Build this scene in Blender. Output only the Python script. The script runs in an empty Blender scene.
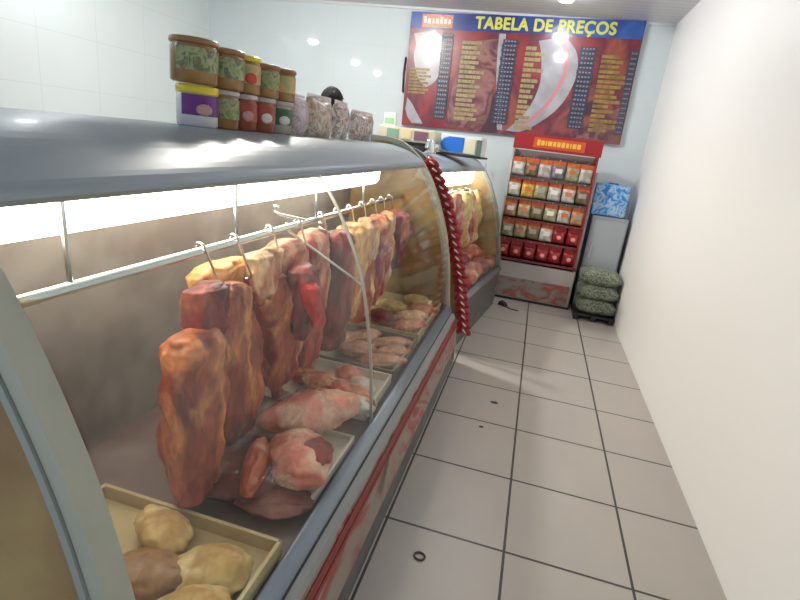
import bpy, bmesh, math, random
from mathutils import Vector, Matrix, noise
from math import sin, cos, pi, radians
S = bpy.context.scene
COL = S.collection
# ---------------------------------------------------------------- camera
cam = bpy.data.cameras.new('camera'); camo = bpy.data.objects.new('camera', cam); COL.objects.link(camo)
cam.sensor_fit = 'HORIZONTAL'; cam.sensor_width = 36; cam.lens = 507.6/800*36; cam.clip_start = .02
Rr = Vector((.95771568, .26237232, .11807393)); Ru = Vector((-.18879995, .26342695, .94602369)); Rf = Vector((-.21710657, .92831407, -.301824))
M = Matrix.Identity(4)
for i in range(3):
    M[i][0] = Rr[i]; M[i][1] = Ru[i]; M[i][2] = -Rf[i]
# the three vectors above are the world axes seen by the camera, written by rows
RX = Vector((Rr[0], Rr[1], Rr[2]))
M = Matrix(((RX[0], Ru[0], -Rf[0], .3496), (RX[1], Ru[1], -Rf[1], -1.7668), (RX[2], Ru[2], -Rf[2], 1.5496), (0, 0, 0, 1)))
camo.matrix_world = M
S.camera = camo
# ---------------------------------------------------------------- world, lamps, exposure
W = bpy.data.worlds.new('world'); S.world = W; W.use_nodes = True
bg = W.node_tree.nodes['Background']; bg.inputs[0].default_value = (.76, .87, 1, 1); bg.inputs[1].default_value = .6
S.view_settings.view_transform = 'Standard'; S.view_settings.look = 'None'; S.view_settings.gamma = 1
S.view_settings.use_curve_mapping = False; S.view_settings.exposure = 0.28
LAMP_STRONG = 950.0; LAMP_WEAK = 90.0; TUBE = 9.0
CEIL = 2.93
LAMPS = [(-3.65, 1.83, LAMP_WEAK), (-3.65, -.19, LAMP_WEAK), (-3.65, -1.66, LAMP_WEAK), (-1.55, 2.1, LAMP_STRONG), (.32, 2.18, LAMP_WEAK), (.28, 3.44, LAMP_WEAK)]

random.seed(4)
# ---------------------------------------------------------------- materials
MATS = {}
def rgb(c): return (c[0], c[1], c[2], 1)
def mat(name, col, rough=.5, metal=0, spec=.5, noise_amt=0, noise_scale=8, col2=None, bump=0, bump_scale=40, coat=0, emit=None, emit_s=0, alpha=1, trans=0):
    if name in MATS: return MATS[name]
    m = bpy.data.materials.new(name); m.use_nodes = True; nt = m.node_tree; b = nt.nodes['Principled BSDF']
    b.inputs['Base Color'].default_value = rgb(col); b.inputs['Roughness'].default_value = rough; b.inputs['Metallic'].default_value = metal
    b.inputs['Specular IOR Level'].default_value = spec; b.inputs['Coat Weight'].default_value = coat; b.inputs['Coat Roughness'].default_value = .08
    b.inputs['Alpha'].default_value = alpha; b.inputs['Transmission Weight'].default_value = trans
    tc = nt.nodes.new('ShaderNodeTexCoord')
    if emit: b.inputs['Emission Color'].default_value = rgb(emit); b.inputs['Emission Strength'].default_value = emit_s
    if noise_amt or col2:
        n = nt.nodes.new('ShaderNodeTexNoise'); n.inputs['Scale'].default_value = noise_scale; n.inputs['Detail'].default_value = 5
        nt.links.new(tc.outputs['Object'], n.inputs['Vector'])
        r = nt.nodes.new('ShaderNodeValToRGB'); r.color_ramp.elements[0].position = .38; r.color_ramp.elements[1].position = .62
        c2 = col2 or tuple(max(0, x*(1-noise_amt)) for x in col)
        r.color_ramp.elements[0].color = rgb(c2); r.color_ramp.elements[1].color = rgb(col)
        nt.links.new(n.outputs['Fac'], r.inputs['Fac']); nt.links.new(r.outputs['Color'], b.inputs['Base Color'])
    if bump:
        n2 = nt.nodes.new('ShaderNodeTexNoise'); n2.inputs['Scale'].default_value = bump_scale
        nt.links.new(tc.outputs['Object'], n2.inputs['Vector'])
        bp = nt.nodes.new('ShaderNodeBump'); bp.inputs['Strength'].default_value = bump; bp.inputs['Distance'].default_value = .01
        nt.links.new(n2.outputs['Fac'], bp.inputs['Height']); nt.links.new(bp.outputs['Normal'], b.inputs['Normal'])
    MATS[name] = m
    return m
def math_node(nt, op, a, b=None, c=None):
    n = nt.nodes.new('ShaderNodeMath'); n.operation = op
    for k, v in enumerate((a, b, c)):
        if v is None: continue
        if isinstance(v, (int, float)): n.inputs[k].default_value = v
        else: nt.links.new(v, n.inputs[k])
    return n.outputs[0]
def tile_mat(name, col, col2, grout, sx, sy, ox, oy, gw, ax=('X', 'Y'), rough=.3, bump=0, groutmix=1, wear=False):
    m = bpy.data.materials.new(name); m.use_nodes = True; nt = m.node_tree; b = nt.nodes['Principled BSDF']
    tc = nt.nodes.new('ShaderNodeTexCoord'); sp = nt.nodes.new('ShaderNodeSeparateXYZ'); nt.links.new(tc.outputs['Object'], sp.inputs[0])
    def line(a, s, o):
        v = math_node(nt, 'DIVIDE', math_node(nt, 'SUBTRACT', sp.outputs[a], o), s)
        f = math_node(nt, 'FRACT', v)
        d = math_node(nt, 'ABSOLUTE', math_node(nt, 'SUBTRACT', f, .5))
        return math_node(nt, 'GREATER_THAN', d, .5-gw/s/2)
    g = math_node(nt, 'MAXIMUM', line(ax[0], sx, ox), line(ax[1], sy, oy))
    g = math_node(nt, 'MULTIPLY', g, groutmix)
    n = nt.nodes.new('ShaderNodeTexNoise'); n.inputs['Scale'].default_value = 3.0; n.inputs['Detail'].default_value = 6
    nt.links.new(tc.outputs['Object'], n.inputs['Vector'])
    mx = nt.nodes.new('ShaderNodeMix'); mx.data_type = 'RGBA'; mx.inputs[6].default_value = rgb(col2); mx.inputs[7].default_value = rgb(col)
    nt.links.new(n.outputs['Fac'], mx.inputs[0])
    mg = nt.nodes.new('ShaderNodeMix'); mg.data_type = 'RGBA'; mg.inputs[7].default_value = rgb(grout)
    nt.links.new(mx.outputs[2], mg.inputs[6]); nt.links.new(g, mg.inputs[0]); nt.links.new(mg.outputs[2], b.inputs['Base Color'])
    b.inputs['Roughness'].default_value = rough
    bp = nt.nodes.new('ShaderNodeBump'); bp.inputs['Strength'].default_value = .3; bp.inputs['Distance'].default_value = .003; bp.invert = True
    nt.links.new(g, bp.inputs['Height']); nt.links.new(bp.outputs['Normal'], b.inputs['Normal'])
    return m
def meat_mat(name, flesh, dark, fat, fat_amt=.5, rim=.36, scale=7):
    """flesh and darker flesh in streaks, fat in patches and along the two long edges"""
    m = bpy.data.materials.new(name); m.use_nodes = True; nt = m.node_tree; b = nt.nodes['Principled BSDF']
    tc = nt.nodes.new('ShaderNodeTexCoord'); mp = nt.nodes.new('ShaderNodeMapping'); mp.inputs['Scale'].default_value = (1.4, 1.4, .5)
    nt.links.new(tc.outputs['Object'], mp.inputs[0])
    n1 = nt.nodes.new('ShaderNodeTexNoise'); n1.inputs['Scale'].default_value = scale; n1.inputs['Detail'].default_value = 6; n1.inputs['Distortion'].default_value = .6
    n2 = nt.nodes.new('ShaderNodeTexNoise'); n2.inputs['Scale'].default_value = scale*.8; n2.inputs['Detail'].default_value = 4; n2.inputs['Distortion'].default_value = 1.2
    mp2 = nt.nodes.new('ShaderNodeMapping'); mp2.inputs['Location'].default_value = (3.1, 7.7, 1.3); mp2.inputs['Scale'].default_value = (1.3, 1.3, .6)
    nt.links.new(tc.outputs['Object'], mp2.inputs[0]); nt.links.new(mp.outputs[0], n1.inputs[0]); nt.links.new(mp2.outputs[0], n2.inputs[0])
    r1 = nt.nodes.new('ShaderNodeValToRGB'); r1.color_ramp.elements[0].position = .4; r1.color_ramp.elements[1].position = .6
    r1.color_ramp.elements[0].color = rgb(dark); r1.color_ramp.elements[1].color = rgb(flesh); nt.links.new(n1.outputs['Fac'], r1.inputs[0])
    sp = nt.nodes.new('ShaderNodeSeparateXYZ'); nt.links.new(tc.outputs['Generated'], sp.inputs[0])
    d = math_node(nt, 'ABSOLUTE', math_node(nt, 'SUBTRACT', sp.outputs['Y'], .5))
    d = math_node(nt, 'MULTIPLY', math_node(nt, 'SUBTRACT', d, rim), 3.0)
    f = math_node(nt, 'ADD', math_node(nt, 'MULTIPLY', math_node(nt, 'SUBTRACT', n2.outputs['Fac'], .62-fat_amt*.3), 6), math_node(nt, 'MAXIMUM', d, 0))
    cl = nt.nodes.new('ShaderNodeClamp'); nt.links.new(f, cl.inputs[0])
    mx = nt.nodes.new('ShaderNodeMix'); mx.data_type = 'RGBA'; mx.inputs[7].default_value = rgb(fat)
    nt.links.new(r1.outputs[0], mx.inputs[6]); nt.links.new(cl.outputs[0], mx.inputs[0])
    n3 = nt.nodes.new('ShaderNodeTexNoise'); n3.inputs['Scale'].default_value = scale*4.5; n3.inputs['Detail'].default_value = 6; n3.inputs['Distortion'].default_value = .8
    nt.links.new(mp.outputs[0], n3.inputs[0])
    r3 = nt.nodes.new('ShaderNodeValToRGB'); r3.color_ramp.elements[0].position = .36; r3.color_ramp.elements[1].position = .62
    r3.color_ramp.elements[0].color = (.45, .36, .34, 1); r3.color_ramp.elements[1].color = (1.15, 1.1, 1.05, 1); nt.links.new(n3.outputs['Fac'], r3.inputs[0])
    mm = nt.nodes.new('ShaderNodeMix'); mm.data_type = 'RGBA'; mm.blend_type = 'MULTIPLY'; mm.inputs[0].default_value = .6 if rim < .39 else .35
    nt.links.new(mx.outputs[2], mm.inputs[6]); nt.links.new(r3.outputs[0], mm.inputs[7]); nt.links.new(mm.outputs[2], b.inputs['Base Color'])
    b.inputs['Roughness'].default_value = .38; b.inputs['Specular IOR Level'].default_value = .45
    b.inputs['Subsurface Weight'].default_value = .0
    bp = nt.nodes.new('ShaderNodeBump'); bp.inputs['Strength'].default_value = .5; bp.inputs['Distance'].default_value = .01
    nt.links.new(n1.outputs['Fac'], bp.inputs['Height']); nt.links.new(bp.outputs['Normal'], b.inputs['Normal'])
    return m
def blotch_mat(name, cols, scale=6, rough=.4, coords='Object', distort=1.0, coat=0, stretch=(1, 1, 1)):
    """a printed picture of several flat colours in soft shapes"""
    m = bpy.data.materials.new(name); m.use_nodes = True; nt = m.node_tree; b = nt.nodes['Principled BSDF']
    tc = nt.nodes.new('ShaderNodeTexCoord'); mp = nt.nodes.new('ShaderNodeMapping'); mp.inputs['Scale'].default_value = stretch
    nt.links.new(tc.outputs[coords], mp.inputs[0])
    n = nt.nodes.new('ShaderNodeTexNoise'); n.inputs['Scale'].default_value = scale; n.inputs['Detail'].default_value = 3; n.inputs['Distortion'].default_value = distort
    nt.links.new(mp.outputs[0], n.inputs[0])
    r = nt.nodes.new('ShaderNodeValToRGB'); e = r.color_ramp.elements; k = len(cols)
    for i, c in enumerate(cols):
        pos = .3+.4*i/(k-1)
        if i == 0: e[0].position = pos; e[0].color = rgb(c)
        elif i == 1: e[1].position = pos; e[1].color = rgb(c)
        else: q = e.new(pos); q.color = rgb(c)
    nt.links.new(n.outputs['Fac'], r.inputs[0]); nt.links.new(r.outputs[0], b.inputs['Base Color'])
    b.inputs['Roughness'].default_value = rough; b.inputs['Coat Weight'].default_value = coat; b.inputs['Coat Roughness'].default_value = .10
    return m
def glass_mat(name, tint=(.96, .99, .97), film=.05, refl=.5):
    """thin pane: see-through with a mirror reflection and a faint patchy whitish film"""
    m = bpy.data.materials.new(name); m.use_nodes = True; nt = m.node_tree
    for n in list(nt.nodes): nt.nodes.remove(n)
    out = nt.nodes.new('ShaderNodeOutputMaterial'); tr = nt.nodes.new('ShaderNodeBsdfTransparent'); tr.inputs[0].default_value = rgb(tint)
    gl = nt.nodes.new('ShaderNodeBsdfGlossy'); gl.inputs['Roughness'].default_value = .04
    df = nt.nodes.new('ShaderNodeBsdfDiffuse'); df.inputs[0].default_value = (.8, .82, .8, 1)
    lw0 = nt.nodes.new('ShaderNodeLayerWeight'); lw0.inputs[0].default_value = .5
    tc = nt.nodes.new('ShaderNodeTexCoord'); mp = nt.nodes.new('ShaderNodeMapping'); mp.inputs['Scale'].default_value = (1, 1.2, .8); mp.inputs['Rotation'].default_value = (.6, 0, 0)
    nz = nt.nodes.new('ShaderNodeTexNoise'); nz.inputs['Scale'].default_value = 2.2; nz.inputs['Detail'].default_value = 4; nz.inputs['Distortion'].default_value = .8
    nt.links.new(tc.outputs['Object'], mp.inputs[0]); nt.links.new(mp.outputs[0], nz.inputs[0])
    f = math_node(nt, 'MULTIPLY', math_node(nt, 'MAXIMUM', math_node(nt, 'SUBTRACT', nz.outputs['Fac'], .38), 0), film*3)
    m1 = nt.nodes.new('ShaderNodeMixShader'); nt.links.new(f, m1.inputs[0]); nt.links.new(tr.outputs[0], m1.inputs[1]); nt.links.new(df.outputs[0], m1.inputs[2])
    m2 = nt.nodes.new('ShaderNodeMixShader'); nt.links.new(math_node(nt, 'MULTIPLY', math_node(nt, 'ADD', math_node(nt, 'MULTIPLY', math_node(nt, 'POWER', lw0.outputs['Facing'], 5), .9), .035), refl), m2.inputs[0])
    nt.links.new(m1.outputs[0], m2.inputs[1]); nt.links.new(gl.outputs[0], m2.inputs[2]); nt.links.new(m2.outputs[0], out.inputs[0])
    return m
def emit_mat(name, col, s):
    m = bpy.data.materials.new(name); m.use_nodes = True; nt = m.node_tree; b = nt.nodes['Principled BSDF']
    b.inputs['Base Color'].default_value = (.9, .9, .9, 1); b.inputs['Emission Color'].default_value = rgb(col); b.inputs['Emission Strength'].default_value = s
    return m
white_pl = mat('white_plastic', (.72, .72, .68), .35)
steel = mat('steel', (.62, .64, .66), .28, 1)
chrome = mat('chrome', (.78, .78, .78), .15, 1)
black_pl = mat('black_plastic', (.02, .02, .022), .4)
clear_pl = glass_mat('clear_plastic', (.98, .98, .98), .25, 1.2)

# ---------------------------------------------------------------- mesh helpers
class MB:
    def __init__(s): s.bm = bmesh.new()
    def box(s, c, d, bev=0, rot=None):
        r = bmesh.ops.create_cube(s.bm, size=1); vs = r['verts']
        for v in vs: v.co = Vector((v.co.x*d[0], v.co.y*d[1], v.co.z*d[2]))
        if bev:
            es = list({e for v in vs for e in v.link_edges})
            rr = bmesh.ops.bevel(s.bm, geom=es, offset=bev, segments=2, affect='EDGES', profile=.7)
            vs = list({v for f in rr['faces'] for v in f.verts} | {v for v in vs if v.is_valid})
        for v in vs:
            if rot: v.co = rot @ v.co
            v.co += Vector(c)
        return s
    def tube(s, pts, r, n=10, cap=True):
        pts = [Vector(p) for p in pts]; rings = []
        rs = r if isinstance(r, (list, tuple)) else [r]*len(pts)
        up = Vector((0, 0, 1))
        for i, p in enumerate(pts):
            t = (pts[min(i+1, len(pts)-1)]-pts[max(i-1, 0)]).normalized()
            a = t.cross(up)
            if a.length < .05: a = t.cross(Vector((0, 1, 0)))
            a.normalize(); b = t.cross(a).normalized()
            rings.append([s.bm.verts.new(p+(a*cos(2*pi*k/n)+b*sin(2*pi*k/n))*rs[i]) for k in range(n)])
        for i in range(len(rings)-1):
            for k in range(n): s.bm.faces.new((rings[i][k], rings[i][(k+1) % n], rings[i+1][(k+1) % n], rings[i+1][k]))
        if cap: s.bm.faces.new(rings[0][::-1]); s.bm.faces.new(rings[-1])
        return s
    def lathe(s, prof, c=(0, 0, 0), n=24, sx=1, sy=1):
        rings = []
        for r, z in prof: rings.append([s.bm.verts.new((c[0]+r*sx*cos(2*pi*k/n), c[1]+r*sy*sin(2*pi*k/n), c[2]+z)) for k in range(n)])
        for i in range(len(rings)-1):
            for k in range(n): s.bm.faces.new((rings[i][k], rings[i][(k+1) % n], rings[i+1][(k+1) % n], rings[i+1][k]))
        if prof[0][0] > 1e-4: s.bm.faces.new(rings[0][::-1])
        if prof[-1][0] > 1e-4: s.bm.faces.new(rings[-1])
        return s
    def prism(s, prof, y0, y1):
        """a closed outline in X and Z, pushed along Y"""
        a = [s.bm.verts.new((x, y0, z)) for x, z in prof]; b = [s.bm.verts.new((x, y1, z)) for x, z in prof]; n = len(prof)
        s.bm.faces.new(a); s.bm.faces.new(b[::-1])
        for i in range(n): s.bm.faces.new((a[i], b[i], b[(i+1) % n], a[(i+1) % n]))
        return s
    def sheet(s, prof, y0, y1, th):
        """an open curve in X and Z with thickness, pushed along Y"""
        P = [Vector((x, 0, z)) for x, z in prof]; inner = []
        for i, p in enumerate(P):
            t = (P[min(i+1, len(P)-1)]-P[max(i-1, 0)]).normalized(); nrm = Vector((-t.z, 0, t.x)); inner.append(p+nrm*th)
        return s.prism([(q.x, q.z) for q in P]+[(q.x, q.z) for q in reversed(inner)], y0, y1)
    def build(s, name, m, parent=None, smooth=False, loc=None):
        bmesh.ops.recalc_face_normals(s.bm, faces=s.bm.faces)
        me = bpy.data.meshes.new(name); s.bm.to_mesh(me); s.bm.free()
        o = bpy.data.objects.new(name, me); COL.objects.link(o)
        if m: me.materials.append(m)
        if smooth:
            for f in me.polygons: f.use_smooth = True
        if loc: o.location = loc
        if parent: o.parent = parent
        return o
def smooth_curve(pts, n=5):
    P = [Vector((*p, 0)) if len(p) == 2 else Vector(p) for p in pts]; out = []
    for i in range(len(P)-1):
        p0 = P[max(i-1, 0)]; p1 = P[i]; p2 = P[i+1]; p3 = P[min(i+2, len(P)-1)]
        for k in range(n):
            t = k/n
            out.append(.5*((2*p1)+(p2-p0)*t+(2*p0-5*p1+4*p2-p3)*t*t+(3*p1-p0-3*p2+p3)*t**3))
    out.append(P[-1])
    return [(v.x, v.y) for v in out] if len(pts[0]) == 2 else [tuple(v) for v in out]
def tag(o, label, cat, group=None, kind=None):
    o['label'] = label; o['category'] = cat
    if group: o['group'] = group
    if kind: o['kind'] = kind
    return o
def thing(name, label, cat, loc=(0, 0, 0), rz=0, group=None):
    o = bpy.data.objects.new(name, None); COL.objects.link(o); o.location = loc; o.rotation_euler = (0, 0, rz); o.empty_display_size = .05
    return tag(o, label, cat, group)
def struct(o): o['kind'] = 'structure'; return o
def copy_tree(o, parent=None):
    c = o.copy(); COL.objects.link(c)
    if parent: c.parent = parent
    for ch in [x for x in bpy.data.objects if x.parent == o]: copy_tree(ch, c)
    return c
def text_mesh(name, body, size, m, parent, loc, rot, bold=.0, ext=.002, width=None):
    cu = bpy.data.curves.new(name, 'FONT'); cu.body = body; cu.size = size; cu.extrude = ext; cu.offset = bold; cu.space_character = 1.08
    t = bpy.data.objects.new(name, cu); COL.objects.link(t)
    dg = bpy.context.evaluated_depsgraph_get(); dg.update()
    me = bpy.data.meshes.new_from_object(t.evaluated_get(dg)); me.name = name
    bpy.data.objects.remove(t)
    xs = [v.co.x for v in me.vertices]; x0 = min(xs); w = max(xs)-x0
    for v in me.vertices: v.co.x = (v.co.x-x0)*((width/w) if width else 1)
    bm = bmesh.new(); bm.from_mesh(me)
    for dx, dz in ((.005, 0), (-.005, 0), (0, .004), (0, -.004)):
        g = bmesh.ops.duplicate(bm, geom=bm.verts[:n0]+bm.edges[:e0]+bm.faces[:f0])['geom'] if dx != .005 else None
        if g is None:
            n0, e0, f0 = len(bm.verts), len(bm.edges), len(bm.faces); bm.verts.ensure_lookup_table(); bm.edges.ensure_lookup_table(); bm.faces.ensure_lookup_table()
            g = bmesh.ops.duplicate(bm, geom=bm.verts[:n0]+bm.edges[:e0]+bm.faces[:f0])['geom']
        for v in [q for q in g if isinstance(q, bmesh.types.BMVert)]: v.co.x += dx; v.co.y += dz; v.co.z += dz*.02+dx*.01
        bm.verts.ensure_lookup_table(); bm.edges.ensure_lookup_table(); bm.faces.ensure_lookup_table()
    bm.to_mesh(me); bm.free()
    o = bpy.data.objects.new(name, me); COL.objects.link(o); me.materials.clear(); me.materials.append(m)
    o.parent = parent; o.location = loc; o.rotation_euler = rot
    return o

# ================================================================ THE ROOM
XL, XR, YB, YF = -3.9, 1.36, 4.3, -2.6
floor_m = tile_mat('floor_tiles', (.45, .41, .37), (.38, .35, .32), (.03, .028, .026), .5, .5, 0, 0, .011, rough=.33)
struct(MB().box(((XL+XR)/2, (YB+YF)/2, -.05), (XR-XL+.2, YB-YF+.2, .1)).build('floor', floor_m))
wt = tile_mat('wall_tiles', (.64, .71, .73), (.60, .68, .70), (.45, .52, .54), .62, .45, -1.6, 2.07, .005, ax=('X', 'Z'), rough=.035, groutmix=.22)
struct(MB().box(((XL+XR)/2, YB+.05, CEIL/2), (XR-XL+.2, .1, CEIL)).build('wall_back', wt))
wt2 = tile_mat('side_wall_tiles', (.70, .76, .77), (.66, .73, .745), (.45, .52, .54), .62, .45, .1, 2.07, .006, ax=('Y', 'Z'), rough=.1, groutmix=.35)
struct(MB().box((XL-.05, (YB+YF)/2, CEIL/2), (.1, YB-YF, CEIL)).build('wall_left', wt2))
wr = mat('white_paint', (.88, .88, .87), .45)
struct(MB().box((XR+.05, (YB+YF)/2, CEIL/2), (.1, YB-YF, CEIL)).build('wall_right', wr))
cm = tile_mat('ceiling_boards', (.68, .67, .69), (.64, .63, .65), (.40, .39, .42), 10, .1, 3, .02, .008, ax=('X', 'Y'), rough=.35)
struct(MB().box(((XL+XR)/2, (YB+YF)/2, CEIL+.05), (XR-XL+.2, YB-YF+.2, .1)).build('ceiling', cm))
struct(MB().box(((XL+XR)/2, YB-.012, CEIL-.012), (XR-XL, .024, .024)).build('trim_1', mat('white_trim', (.62, .64, .66), .4)))

# ceiling lamps
places = {(-3.65, 1.83): 'over the left wall side, nearest the back wall', (-3.65, -.19): 'over the left wall side, in the middle', (-3.65, -1.66): 'over the left wall side, nearest the viewer',
          (-1.55, 2.1): 'behind the counter, alone between the two rows', (.32, 2.18): 'over the aisle, second from the price board', (.28, 3.44): 'right in front of the price board'}
lm_s = emit_mat('lamp_light', (1, .95, .87), LAMP_STRONG); lm_w = emit_mat('lamp_light_soft', (.95, .97, 1), LAMP_WEAK)
for (x, y, e) in LAMPS:
    t = thing('ceiling_lamp', 'small round white ceiling lamp '+places[(x, y)], 'lamp', (x, y, CEIL), 0, 'round ceiling lamps')
    MB().lathe([(.10, 0), (.105, -.012), (.09, -.022), (.075, -.022)], n=28).build('lamp_rim', white_pl, t, True)
    MB().lathe([(.075, -.018), (.072, -.05), (.05, -.075), (.0001, -.085)], n=24).build('bulb', lm_s if e == LAMP_STRONG else lm_w, t, True)

# ================================================================ DISPLAY CASES
cream = mat('cream_enamel', (.42, .42, .34), .4, col2=(.36, .37, .30), noise_scale=5)
grey_edge = mat('grey_green_edging', (.30, .33, .29), .3)
ochre = mat('yellowed_inner_panel', (.38, .26, .10), .3, col2=(.26, .15, .06), noise_scale=4)
canopy_m = mat('blue_grey_canopy', (.27, .32, .355), .38, .05, coat=.06)
inner_grey = mat('dull_steel_lining', (.24, .22, .21), .5, .2, col2=(.16, .14, .13), noise_scale=5)
deck_m = mat('steel_deck', (.20, .15, .14), .35, .2, col2=(.12, .07, .07), noise_scale=4)
bumper_m = mat('blue_grey_bumper', (.27, .31, .36), .3, .3)
lip_m = mat('grey_lip', (.26, .27, .27), .45, .1)
kick_m = mat('grey_kick_plate', (.16, .16, .16), .45, .2, noise_amt=.3)
dark_m = mat('dark_gap', (.03, .03, .03), .6)
tube_m = emit_mat('tube_light', (1, .88, .72), TUBE)
pane_m = glass_mat('display_glass', film=.05)
skirt_m = blotch_mat('printed_skirt', [(.07, .06, .04), (.24, .17, .11), (.30, .25, .21), (.28, .22, .18), (.30, .03, .025), (.33, .26, .22), (.28, .02, .02)], 2.6, .35, distort=.8, stretch=(1, 1, 2))
red_stripe = mat('red_stripe', (.24, .022, .02), .4)
GLASS = smooth_curve([(-.115, .42), (-.122, .5), (-.145, .70), (-.178, .88), (-.225, 1.06), (-.295, 1.21), (-.355, 1.31), (-.42, 1.39)], 4)
OUTER = smooth_curve([(-.005, .03), (-.02, .2), (-.045, .30), (-.085, .38), (-.105, .46), (-.12, .56), (-.14, .7), (-.175, .86), (-.215, 1.0), (-.275, 1.15), (-.345, 1.29), (-.42, 1.40), (-.50, 1.475), (-.59, 1.53), (-.70, 1.55)], 4)+[(-.94, 1.55), (-.97, 1.52)]
BACKX = -.97
KICK1 = [(-.012, 0), (-.022, .165), (-.9, .165), (-.9, 0)]; KICK2 = [(-.105, 0), (-.105, .165), (-.9, .165), (-.9, 0)]
SKIRT1 = [(-.006, .16), (-.025, .25), (-.047, .355), (-.12, .40), (-.12, .16)]; SKIRT2 = [(-.10, .16), (-.095, .25), (-.09, .355), (-.085, .40), (-.16, .40), (-.25, .16)]
OUTER2 = smooth_curve([(-.10, .03), (-.098, .18), (-.098, .29), (-.098, .38), (-.10, .46), (-.115, .56), (-.14, .7), (-.175, .86), (-.215, 1.0), (-.275, 1.15), (-.345, 1.29), (-.42, 1.40), (-.50, 1.475), (-.59, 1.53), (-.70, 1.55)], 4)+[(-.94, 1.55), (-.97, 1.52)]
def offset_curve(c, d):
    P = [Vector(p) for p in c]; out = []
    for i, p in enumerate(P):
        t = (P[min(i+1, len(P)-1)]-P[max(i-1, 0)]).normalized(); out.append((p.x-t.y*d, p.y+t.x*d))
    return out
def make_case(label, y0, y1, loc, rz, joints, skm=None, bm_=None, frm=None, fw=.03, hooks_rail=True, stripes=True, foot=None, tube=(0, 0)):
    skm = skm or skirt_m; bm_ = bm_ or bumper_m; frm = frm or cream
    t = thing('meat_display_case', label, 'display case', loc, rz)
    global_outer = OUTER; base = SKIRT1; kick = KICK1
    if foot: global_outer = OUTER2; base = SKIRT2; kick = KICK2
    MB().prism(kick, y0, y1).build('kick_plate', kick_m, t)
    # skirt: slopes a little outward to the foot
    MB().prism(base, y0, y1).build('skirt', skm, t)
    st = MB().prism([(-.043, .335), (-.036, .305), (-.033, .307), (-.040, .339)], y0, y1)
    st.prism([(-.0345, .297), (-.031, .282), (-.028, .283), (-.0315, .299)], y0, y1)
    if stripes: st.build('red_stripes', red_stripe, t)
    else: st.bm.free()
    MB().prism(smooth_curve([(-.093, .385), (-.080, .393), (-.080, .408), (-.092, .427), (-.108, .438), (-.12, .438), (-.127, .42), (-.12, .37)], 3), y0, y1).build('bumper_rail', bm_, t, True)
    if not foot: MB().prism([(-.070, .378), (-.078, .3935), (-.098, .3935), (-.10, .37)], y0, y1).build('dark_groove', dark_m, t)
    if not foot: MB().prism([(-.050, .350), (-.046, .358), (-.056, .374), (-.076, .388), (-.10, .38)], y0, y1).build('lower_lip', lip_m if bm_ is bumper_m else bm_, t)
    MB().prism([(-.125, .39), (-.125, .405), (-.93, .43), (-.93, .39)], y0+.04, y1-.04).build('deck', deck_m, t)
    MB().prism([(-.93, .09), (-.97, .09), (-.97, 1.5), (-.93, 1.5)], y0, y1).build('back_panel', inner_grey, t)
    can = smooth_curve([(-.425, 1.378), (-.415, 1.395), (-.44, 1.425), (-.53, 1.472), (-.64, 1.498), (-.72, 1.505)], 4)
    MB().prism(can+[(-.97, 1.505), (-.97, 1.48), (-.72, 1.478), (-.62, 1.465), (-.50, 1.43), (-.44, 1.395), (-.44, 1.378)], y0, y1).build('canopy', canopy_m, t)
    lt = MB().prism([(x+tube[0], z+tube[1]) for x, z in [(-.615, 1.455), (-.625, 1.285), (-.645, 1.258), (-.675, 1.25), (-.70, 1.265), (-.71, 1.455)]], y0+.06, y1-.35 if not foot else y1-.06).build('light_tube', tube_m, t)
    # end panels with their framed edge
    for (ya, yb) in ((y0-.03, y0+.012), (y1-.012, y1+.03)):
        e = MB().prism(offset_curve(global_outer, .012)+[(BACKX+.012, .03)], ya, yb).build('end_panel', ochre, t)
        f = MB().prism(global_outer+[(-.97, 1.49)]+offset_curve(global_outer, fw)[::-1][1:], ya-.003, yb+.003).build('edge_frame', frm, e)
        MB().sheet(offset_curve(global_outer, fw+.002)[8:-4], ya-.008, yb+.008, .014).build('edge_seal', grey_edge, e)
        MB().prism([(-.97, .0), (-.93, .0), (-.93, 1.5), (-.97, 1.5)], ya-.004, yb+.004).build('rear_post', cream, e)
    ys = [y0+.012]+joints+[y1-.012]
    for a, b in zip(ys, ys[1:]):
        g = MB().sheet(GLASS, a+.002, b-.002, .006).build('glass_pane', pane_m, t, False)
    for j in joints: MB().sheet(offset_curve(GLASS, -.002), j-.004, j+.004, .011).build('pane_joint', mat('joint_strip', (.45, .44, .42), .35, .4), t)
    if hooks_rail:
        MB().tube([(-.55, y0+.01, 1.17), (-.55, y1-.01, 1.17)], .013, 14).build('hanging_rail', chrome, t, True)
        for k in range(4):
            y = y0+.3+k*.62
            MB().tube([(-.55, y, 1.17), (-.555, y, 1.24), (-.56, y, 1.44)], .006, 8).build('rail_bracket', steel, t, True)
    return t
c1 = make_case('long curved glass meat display case in the foreground, jars on its canopy', -1.25, 1.75, (0, 0, 0), 0, [-.006])
dim_edge = mat('dark_grey_edge', (.20, .22, .20), .35); dim_steel = mat('dim_steel', (.16, .17, .18), .35, .3)
c2 = make_case('second curved glass display case, in front of the snack rack', 0, 1.5, (.045, 1.96, 0), radians(-7.0), [], skm=mat('plain_dark_skirt', (.10, .095, .09), .4), bm_=dim_steel, frm=dim_edge, fw=.02, stripes=False, foot=True, tube=(.12, -.02))
c2.scale = (1, 1, .97)

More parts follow.
